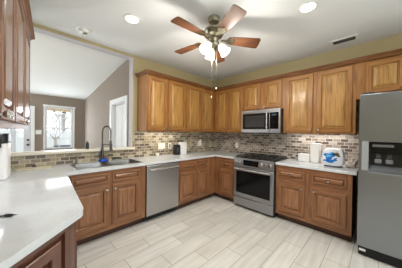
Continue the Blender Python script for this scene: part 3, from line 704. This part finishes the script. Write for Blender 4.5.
# dispenser
pad_m = plain('paddle grey', srgb(112, 114, 118), .35)
dp = box(cx0+.001, cx1-.001, -.745, -.7206, cz0+.001, cz1-.001).build('dispenser_recess', black_m, fd)
MB().box(cx0-.058, cx0-.004, -.806, -.8005, cz0+.01, cz1+.002).build('dispenser_bezel', grey_m, dp, bevel=.002)
MB().box(cx0+.004, cx1-.004, -.798, -.7455, cz1-.125, cz1-.004).build('control_panel', blackg_m, dp)
MB().box(cx0+.03, cx0+.19, -.7995, -.7982, cz1-.055, cz1-.028).build('key_strip', plain('grey key strip', srgb(92, 94, 92), .4), dp)
for i in range(2):
    px = cx0+.075+.085*i
    MB().box(px-.028, px+.028, -.785, -.7455, cz0+.10, cz0+.145).build('paddle', pad_m, dp, bevel=.008)
    MB().box(px-.018, px+.018, -.780, -.7455, cz0+.150, cz0+.20).build('nozzle', dgrey_m, dp, bevel=.004)
tm = MB().add([(cx0+.003, -.797, cz0+.002), (cx1-.003, -.797, cz0+.002), (cx1-.003, -.7455, cz0+.002), (cx0+.003, -.7455, cz0+.002), (cx0+.003, -.797, cz0+.03), (cx1-.003, -.797, cz0+.03), (cx1-.003, -.7455, cz0+.07), (cx0+.003, -.7455, cz0+.07)],
              [(0, 3, 2, 1), (4, 5, 6, 7), (0, 1, 5, 4), (2, 3, 7, 6), (0, 4, 7, 3), (1, 2, 6, 5)]).build('drip_tray', plain('tray grey', srgb(96, 98, 102), .35), dp)
kg = MB().box(.012, .90, -.775, -.70, .012, .108)
for i in range(9): kg.box(.03, .88, -.780, -.7751, .022+i*.009, .026+i*.009)
kg.build('kick_grille', black_m, fr)
MB().box(.02, .075, -.783, -.7805, .060, .085).build('grille_glint', white_m, fr)  # white piece standing in for a reflection on the grille
MB().box(.02, .12, -.79, -.70, 1.8305, 1.85).build('hinge_cover', dgrey_m, fr, bevel=.004)
for x in (.05, .86):
    for y in (-.66, -.12): MB().cyl((x, y, 0.0005), (x, y, .03), .02).build('foot', black_m, fr)

# ------------------------------------------------------------------ ceiling fan
fx, fy = -1.934, -1.682
fan = thing('ceiling_fan', 'five-blade ceiling fan with reddish wooden blades and a frosted light kit', 'ceiling fan', (fx, fy, CZ))
MB().lathe([(.0, -.0005), (.068, -.0005), (.070, -.02), (.058, -.05), (.030, -.066), (.016, -.07), (0, -.07)], n=28).build('canopy', antique_m, fan)
MB().cyl((0, 0, -.069), (0, 0, -.115), .013).build('downrod', antique_m, fan)
MB().lathe([(0, -.105), (.030, -.108), (.040, -.120), (.085, -.130), (.112, -.150), (.118, -.172), (.112, -.182), (.116, -.190), (.105, -.212), (.075, -.228), (.055, -.235), (0, -.235)], n=36).build('motor_housing', antique_m, fan)
for i in range(5):
    T = Matrix.Translation((0, 0, -.24)) @ Matrix.Rotation(R(-4.5), 4, Vector((.656, -.755, 0))) @ Matrix.Translation((0, 0, .24)) @ Matrix.Rotation(R(31+72*i), 4, 'Z')
    bl_ = MB(); bl_.T = T @ Matrix.Translation((0, 0, -.247)) @ Matrix.Rotation(R(2.0), 4, 'Y') @ Matrix.Rotation(R(-12), 4, 'X')
    pts = [(.165, -.044), (.20, -.055), (.36, -.068), (.515, -.077), (.534, -.070), (.540, -.055), (.542, 0), (.540, .055), (.534, .070), (.515, .077), (.36, .068), (.20, .055), (.165, .044)]
    bl_.prism(pts, -.004, .004); b1 = bl_.build('blade', blade_m, fan, bevel=.001)
    ir = MB(); ir.T = T @ Matrix.Translation((0, 0, -.247)) @ Matrix.Rotation(R(2.0), 4, 'Y') @ Matrix.Rotation(R(-12), 4, 'X')
    ir.prism([(.085, -.012), (.14, -.014), (.17, -.040), (.215, -.044), (.235, -.018), (.262, 0), (.235, .018), (.215, .044), (.17, .040), (.14, .014), (.085, .012)], -.0095, -.0042)
    for sx, sy in ((.195, -.028), (.195, .028), (.235, 0)): ir.lathe([(.0075, -.0125), (.0075, -.0095)], (sx, sy, 0), (0, 0, 1), 10)
    ir.build('blade_iron', antique_m, b1)
MB().lathe([(0, -.236), (.055, -.236), (.062, -.250), (.050, -.285), (.058, -.300), (.050, -.322), (.020, -.335), (.008, -.350), (0, -.352)], n=28).build('light_fitter', antique_m, fan)
for i in range(3):
    a = R(60+120*i); dv = Vector((math.cos(a)*.62, math.sin(a)*.62, -.78)).normalized(); c = Vector((math.cos(a)*.052, math.sin(a)*.052, -.300))
    arm = MB().cyl(c - dv*.03, c+dv*.035, .016); ar = arm.build('lamp_arm', antique_m, fan)
    s = MB().lathe([(.020, .030), (.034, .045), (.046, .075), (.048, .10), (.053, .125), (.064, .145), (.062, .146), (.050, .125), (.044, .098), (.040, .07), (.018, .04)], c, dv, 22, caps=False)
    s.build('lamp_shade', shade_m, ar)
    ld = bpy.data.lights.new('fan_bulb', 'POINT'); ld.energy = 19; ld.color = (1, .93, .82); ld.shadow_soft_size = .045
    lo = bpy.data.objects.new('fan_bulb', ld); COL.objects.link(lo); lo.parent = fan; lo.location = c+dv*.17
for dx, z in ((-.012, -.90), (.026, -.80)):
    ch = MB().cyl((dx, -dx, -.335), (dx, -dx, z), .0012, 6).build('pull_chain', antique_m, fan)
    MB().lathe([(.002, .025), (.006, .016), (.007, .007), (.003, 0), (0, 0)], (dx, -dx, z-.03), (0, 0, 1), 12).build('pull_knob', white_m, ch)

# ------------------------------------------------------------------ ceiling fittings
def can(x, y, label, power):
    t = thing('recessed_light', label, 'ceiling light', (x, y, CZ), 0, 'lit recessed ceiling lights')
    MB().lathe([(.070, -.0005), (.098, -.0005), (.096, -.007), (.074, -.010), (.070, -.006)], n=32, caps=False).build('trim_ring', white_m, t)
    MB().lathe([(0, -.0008), (.069, -.0008), (.066, -.006), (.03, -.012), (0, -.013)], n=28).build('lens', lens_m, t)
    a = area('recessed_lamp', (x, y, CZ-.02), (0, 0, 0), .13, .13, power, (1, .985, .965), 'DISK', 150)
can(-2.59, -.966, 'lit recessed ceiling light left of the ceiling fan', 7)
can(-1.391, -2.515, 'lit recessed ceiling light right of the ceiling fan', 7)
can(-2.6, -3.9, 'added unseen recessed ceiling light behind the viewpoint', 7)  # this and the next are unseen, added to light the kitchen
can(-1.2, -4.4, 'added unseen recessed ceiling light behind the viewpoint near the right wall', 7)
ey = thing('eyeball_light', 'unlit white eyeball spotlight in the ceiling above the pass-through', 'ceiling light', (-2.931, -.275, CZ))
MB().lathe([(.066, -.0005), (.100, -.0005), (.098, -.006), (.078, -.010), (.066, -.007)], n=32, caps=False).build('trim_ring', white_m, ey)
MB().lathe([(0, -.0008), (.0655, -.0008), (.060, -.020), (.045, -.034), (.0, -.040)], n=28).build('eyeball', white_m, ey)
MB().lathe([(.030, 0), (.028, .004), (0, .004)], (.014, .014, -.041), Vector((.35, .35, -1)), 18).build('lamp_face', dgrey_m, ey)
vt = thing('ceiling_vent', 'white ceiling air vent with dark slots above the wide wall cabinet', 'vent', (-.299, -2.695, CZ), R(0))
MB().box(-.085, -.055, -.155, .155, -.010, -.0005).box(.055, .085, -.155, .155, -.010, -.0005).box(-.055, .055, -.155, -.125, -.010, -.0005).box(-.055, .055, .125, .155, -.010, -.0005).build('frame', white_m, vt, bevel=.002)
box(-.0545, .0545, -.1245, .1245, -.002, -.0008).build('duct_opening', black_m, vt)
for k in range(4): 
    y = -.055+.0367*k*1.0
    m = MB(); m.T = Matrix.Translation((-.042+.028*k, 0, -.006)) @ Matrix.Rotation(R(35), 4, 'Y'); m.box(-.008, .008, -.124, .124, -.0008, .0008).build('slat', plain('vent slat', srgb(70, 70, 70), .5) if k == 0 else bpy.data.materials['vent slat'], vt)

# under cabinet lamps
area('under_cabinet_lamp_back', (-1.60, -.13, 1.380), (0, 0, 0), .75, .05, 2.2, (1, .93, .82))
area('under_cabinet_lamp_right', (-.13, -2.37, 1.380), (0, 0, R(90)), .80, .05, 2.8, (1, .96, .92))
area('under_cabinet_lamp_left', (*wc(-1.2, .15), 1.380), (0, 0, RC), 1.2, .05, 1.6, (.95, .97, 1))
lt = thing('added_lamp', 'unseen white floor lamp added to brighten the living room', 'lamp', (-5.3, 0.75, 0.0005))  # out of view, added to brighten the vaulted ceiling
MB().lathe([(0, 0), (.15, 0), (.15, .02), (.02, .035), (.014, .05), (.014, 1.60), (.02, 1.62), (0, 1.62)], n=24).build('stand', white_m, lt)
MB().lathe([(.02, 1.60), (.14, 1.70), (.19, 1.78), (.186, 1.78), (.13, 1.705), (.02, 1.615)], n=28, caps=False).build('lamp_shade', white_m, lt)
fl = bpy.data.lights.new('added_lamp_bulb', 'POINT'); fl.energy = 62; fl.color = (1, .97, .94); fl.shadow_soft_size = .08
flo = bpy.data.objects.new('added_lamp_bulb', fl); COL.objects.link(flo); flo.parent = lt; flo.location = (0, 0, 1.80)
hl = bpy.data.lights.new('hall_fill', 'POINT'); hl.energy = 45; hl.shadow_soft_size = .15  # added fill without a fixture, brightens the gap beside the door leaf
ho = bpy.data.objects.new('hall_fill', hl); COL.objects.link(ho); ho.location = (-1.4, .8, 2.2)

# ------------------------------------------------------------------ outlets and switches
def plate(name, label, x, z, w, rz, side, h=.118):
    """side A: back wall (x), side B: right wall (x = distance from the corner)"""
    t = thing(name, label, 'outlet' if 'outlet' in name else 'switch', (x, -.0085, z) if side == 'A' else (-.0085, -x, z), 0 if side == 'A' else RB)
    MB().box(-w/2, w/2, -.006, 0, -h/2, h/2).build('cover_plate', offw_m if side == 'A' else white_m, t, bevel=.002)
    return t
p1 = plate('switch_plate', 'wide white double switch plate on the tile left of the outlet', -1.545, 1.095, .165, 0, 'A')
for x in (-.04, .04): MB().box(x-.017, x+.017, -.0085, -.0062, -.034, .034).build('rocker', white_m, p1, bevel=.001)
p2 = plate('wall_outlet', 'white outlet plate with a dark socket, next to the double switch plate', -1.352, 1.09, .078, 0, 'A')
MB().box(-.017, .017, -.0085, -.0062, -.036, -.004).build('socket', dgrey_m, p2, bevel=.002); MB().box(-.017, .017, -.0085, -.0062, .004, .036).build('socket', dgrey_m, p2, bevel=.002)
p3 = plate('wall_outlet', 'white outlet behind the plugged-in air freshener near the corner', -.50, 1.105, .078, 0, 'A')
p4 = plate('wall_outlet', 'white outlet plate on the right wall left of the range', .752, 1.092, .078, RB, 'B')
for z in (-.02, .02): MB().box(-.016, .016, -.0085, -.0062, z-.014, z+.014).build('socket', white_m, p4, bevel=.002)
af = thing('air_freshener', 'white plug-in air freshener on the back wall outlet near the corner', 'air freshener', (-.50, -.0148, 1.12))
MB().lathe([(0, -.06), (.028, -.055), (.034, -.02), (.030, .03), (.022, .075), (.010, .085), (0, .086)], (0, -.0345, 0), (0, 0, 1), 18).build('warmer', white_m, af)
p5 = thing('light_switch', 'white light switch plate on the taupe wall left of the living room window', 'switch', (-3.19, FY-.0008, 1.325))
MB().box(-.06, .06, -.006, 0, -.058, .058).build('cover_plate', white_m, p5, bevel=.002)
for x in (-.024, .024): MB().box(x-.005, x+.005, -.014, -.0062, -.012, .012).build('toggle', white_m, p5)

# ------------------------------------------------------------------ small things on the back worktop
gd = thing('can_opener', 'black upright countertop gadget with a grey slot, left of the white canister', 'gadget', (-1.262, -.13, .9145))
MB().prism(rrect(-.058, .058, -.05, .05, .018), 0, .205).build('body', black_m, gd, bevel=.006)
MB().box(-.024, .024, -.0535, -.0502, .05, .165).build('slot', dgrey_m, gd); MB().cyl((0, -.0536, .135), (0, -.064, .135), .013).build('dial', nickel_m, gd)
wcn = thing('canister', 'tall white canister right of the black countertop gadget', 'canister', (-1.108, -.13, .9145))
MB().prism(rrect(-.078, .078, -.055, .055, .018), 0, .225).build('body', white_m, wcn, bevel=.004); MB().prism(rrect(-.080, .080, -.057, .057, .019), .2255, .25).build('lid', white_m, wcn, bevel=.005)
cu = thing('cup', 'small white cup on the worktop right of the sink', 'cup', (-1.69, -.09, .9145))
MB().lathe([(0, 0), (.028, 0), (.036, .025), (.038, .062), (.035, .062), (.032, .025), (.01, .006), (0, .006)], n=20).build('bowl', offw_m, cu)
tray_m = plain('beige tray', srgb(206, 198, 170), .4)
tr2 = thing('tray', 'flat beige tray lying on the left worktop below the ledge', 'tray', (-3.405, -.150, .9145), R(2))
MB().prism(rrect(-.165, .165, -.075, .075, .03), 0, .012).build('plate', tray_m, tr2, bevel=.003)
MB().prism(rrect(-.165, .165, -.075, .075, .03), .0122, .018).prism(rrect(-.15, .15, -.062, .062, .025), .0182, .0185).build('rim', tray_m, tr2, bevel=.002)
st_ = tag(MB().lathe([(0, 0), (.018, .002), (.020, .014), (.012, .022), (0, .024)], (-3.40, -.13, .9335), n=16).build('drain_stopper', dgrey_m), 'small dark round stopper lying on the beige tray', 'stopper')
bt = thing('bottle', 'small black bottle standing on the cream ledge at the left of the faucet', 'bottle', (-2.80, .09, 1.1005))
MB().lathe([(0, 0), (.022, 0), (.023, .01), (.022, .085), (.012, .10), (.011, .115), (0, .115)], n=16).build('body', black_m, bt)
# white coffee maker at the photo's left edge
cm = thing('coffee_maker', 'white rounded countertop appliance with a black top on the left worktop', 'appliance', (-3.683, -.52, .9145), R(-4))
MB().prism(rrect(-.092, .092, -.125, .125, .04), .0005, .335).build('body', white_m, cm, bevel=.014, seg=4)
MB().prism(rrect(-.094, .094, -.127, .127, .04), .3355, .425).build('top', black_m, cm, bevel=.012, seg=3)
MB().tube([(.05, -.130, .385), (.05, -.165, .375), (.05, -.165, .30)], .010, 8).build('handle', black_m, cm)
pn = thing('pen', 'slim black pen lying on the left worktop', 'pen', (-3.545, -1.685, .9145), math.atan2(-.16, .22))
MB().cyl((-.14, 0, .0055), (-.035, 0, .0055), .0040, 10).build('barrel', black_m, pn); MB().lathe([(.004, 0), (.0078, .008), (.0078, .034), (.0035, .045), (.0012, .062), (0, .062)], (-.035, 0, .0080), (1, 0, 0), 12).build('grip', black_m, pn)

# ------------------------------------------------------------------ small things on the right worktop
fb = thing('lidded_box', 'low white box against the tile right of the range', 'box', (-.135, -2.187, .9145), RB)
MB().box(-.085, .085, -.07, .07, 0, .108).build('box_body', white_m, fb, bevel=.006); MB().box(-.088, .088, -.073, .073, .1085, .125).build('lid', white_m, fb, bevel=.004)
tb = thing('tall_canister', 'tall square white canister between the low white box and the printed package', 'canister', (-.145, -2.344, .9145), RB)
MB().box(-.060, .060, -.070, .070, 0, .285).build('body', white_m, tb, bevel=.008); MB().box(-.062, .062, -.072, .072, .2855, .31).build('lid', white_m, tb, bevel=.006)
mg = tag(MB().lathe([(0, 0), (.030, 0), (.036, .02), (.036, .09), (.033, .09), (.032, .02), (0, .008)], (-.16, -2.455, .9145), n=18).build('tumbler', offw_m), 'small pale tumbler half hidden behind the printed package', 'cup')
ss = thing('salt_shaker', 'tiny clear and black shaker beside the range', 'shaker', (-.12, -2.06, .9145))
MB().lathe([(0, 0), (.022, 0), (.023, .05), (.018, .065), (0, .065)], n=16).build('jar', grey_m, ss); MB().lathe([(.019, .0655), (.019, .085), (.012, .092), (0, .092)], n=16).build('cap', black_m, ss)
def pkg():
    t = thing('wrapped_package', 'plump white wrapped package with bright blue print near the fridge', 'package', (-.345, -2.607, .9145), RB)
    mb = MB(); n = 28; prof = []
    for k in range(n):
        a = 2*math.pi*k/n; ca, sa = math.cos(a), math.sin(a); e = .42
        prof.append((math.copysign(abs(ca)**e, ca)*.128, math.copysign(abs(sa)**e, sa)*.128+.132))
    ys = [(-.080, .86), (-.074, .94), (-.055, .99), (0, 1.0), (.055, .99), (.074, .94), (.080, .86)]
    vs = []
    for y, s in ys:
        for x, z in prof:
            wob = .004*math.sin(17*x+31*z+9*y); vs.append((x*s*(1-.10*max(0, (z-.14)/.13)), y, .004+(z-.132)*s+.132+wob*(z > .2)))
    fs = [(i*n+j, i*n+(j+1) % n, (i+1)*n+(j+1) % n, (i+1)*n+j) for i in range(len(ys)-1) for j in range(n)] + [list(range(n)), [(len(ys)-1)*n+j for j in range(n)]]
    o = mb.add(vs, fs).build('wrapper', wrap_m, t)
    def blob(cx, cz, rx, rz, m, nm, seed, rot=0, dy=0):
        r_ = random.Random(seed); pts = []
        for k in range(18):
            a = 2*math.pi*k/18; q = 1+.28*math.sin(3*a+seed)+r_.uniform(-.14, .14); x = 1.2*rx*q*math.cos(a); z = 1.2*rz*q*math.sin(a)
            pts.append((cx+x*math.cos(rot)-z*math.sin(rot), cz+x*math.sin(rot)+z*math.cos(rot)))
        m_ = MB(); m_.add([(x, -.0804-dy, z) for x, z in pts]+[(x, -.0812-dy, z) for x, z in pts], [list(range(18)), list(range(18, 36))]+[(i, (i+1) % 18, 18+(i+1) % 18, 18+i) for i in range(18)])
        m_.build(nm, m, o, smooth=False)
    blob(-.035, .150, .052, .040, bluep_m, 'printed_splash', 1, .3); blob(-.045, .155, .024, .016, bluel_m, 'printed_splash', 2, .2, .0009)
    blob(.000, .195, .030, .014, bluel_m, 'printed_splash', 3, -.3); blob(.050, .178, .034, .020, greenp_m, 'printed_leaf', 4, -.2); blob(.045, .215, .026, .009, pinkp_m, 'printed_band', 5)
    blob(-.025, .085, .060, .020, bluep_m, 'printed_lettering', 6, .08); blob(.035, .120, .018, .010, bluep_m, 'printed_splash', 7, .4)
    MB().box(-.10, .10, -.070, .070, .0004, .0075).build('tray', dgrey_m, t)
pkg()
cb_ = thing('crumpled_bag', 'crumpled clear and tan plastic bag by the fridge', 'bag', (-.22, -2.795, .9145), RB)
r_ = random.Random(11); bmm = bmesh.new(); bmesh.ops.create_icosphere(bmm, subdivisions=3, radius=1)
for v in bmm.verts:
    s = 1+r_.uniform(-.16, .16); v.co = Vector((v.co.x*.068*s, v.co.y*.13*s, max(0.0, (v.co.z*.055+.042)*s*(1.0+.35*v.co.x))))
me = bpy.data.meshes.new('bag_film'); bmm.to_mesh(me); bmm.free(); me.materials.append(plain('crumpled film', srgb(222, 210, 200), .3, coat=.4))
bo = bpy.data.objects.new('bag_film', me); COL.objects.link(bo); bo.parent = cb_
MB().tube([(-.02, -.02, .075), (0, -.01, .10), (.015, 0, .125)], [.014, .008, .016], 8).build('twisted_neck', bpy.data.materials['crumpled film'], cb_)
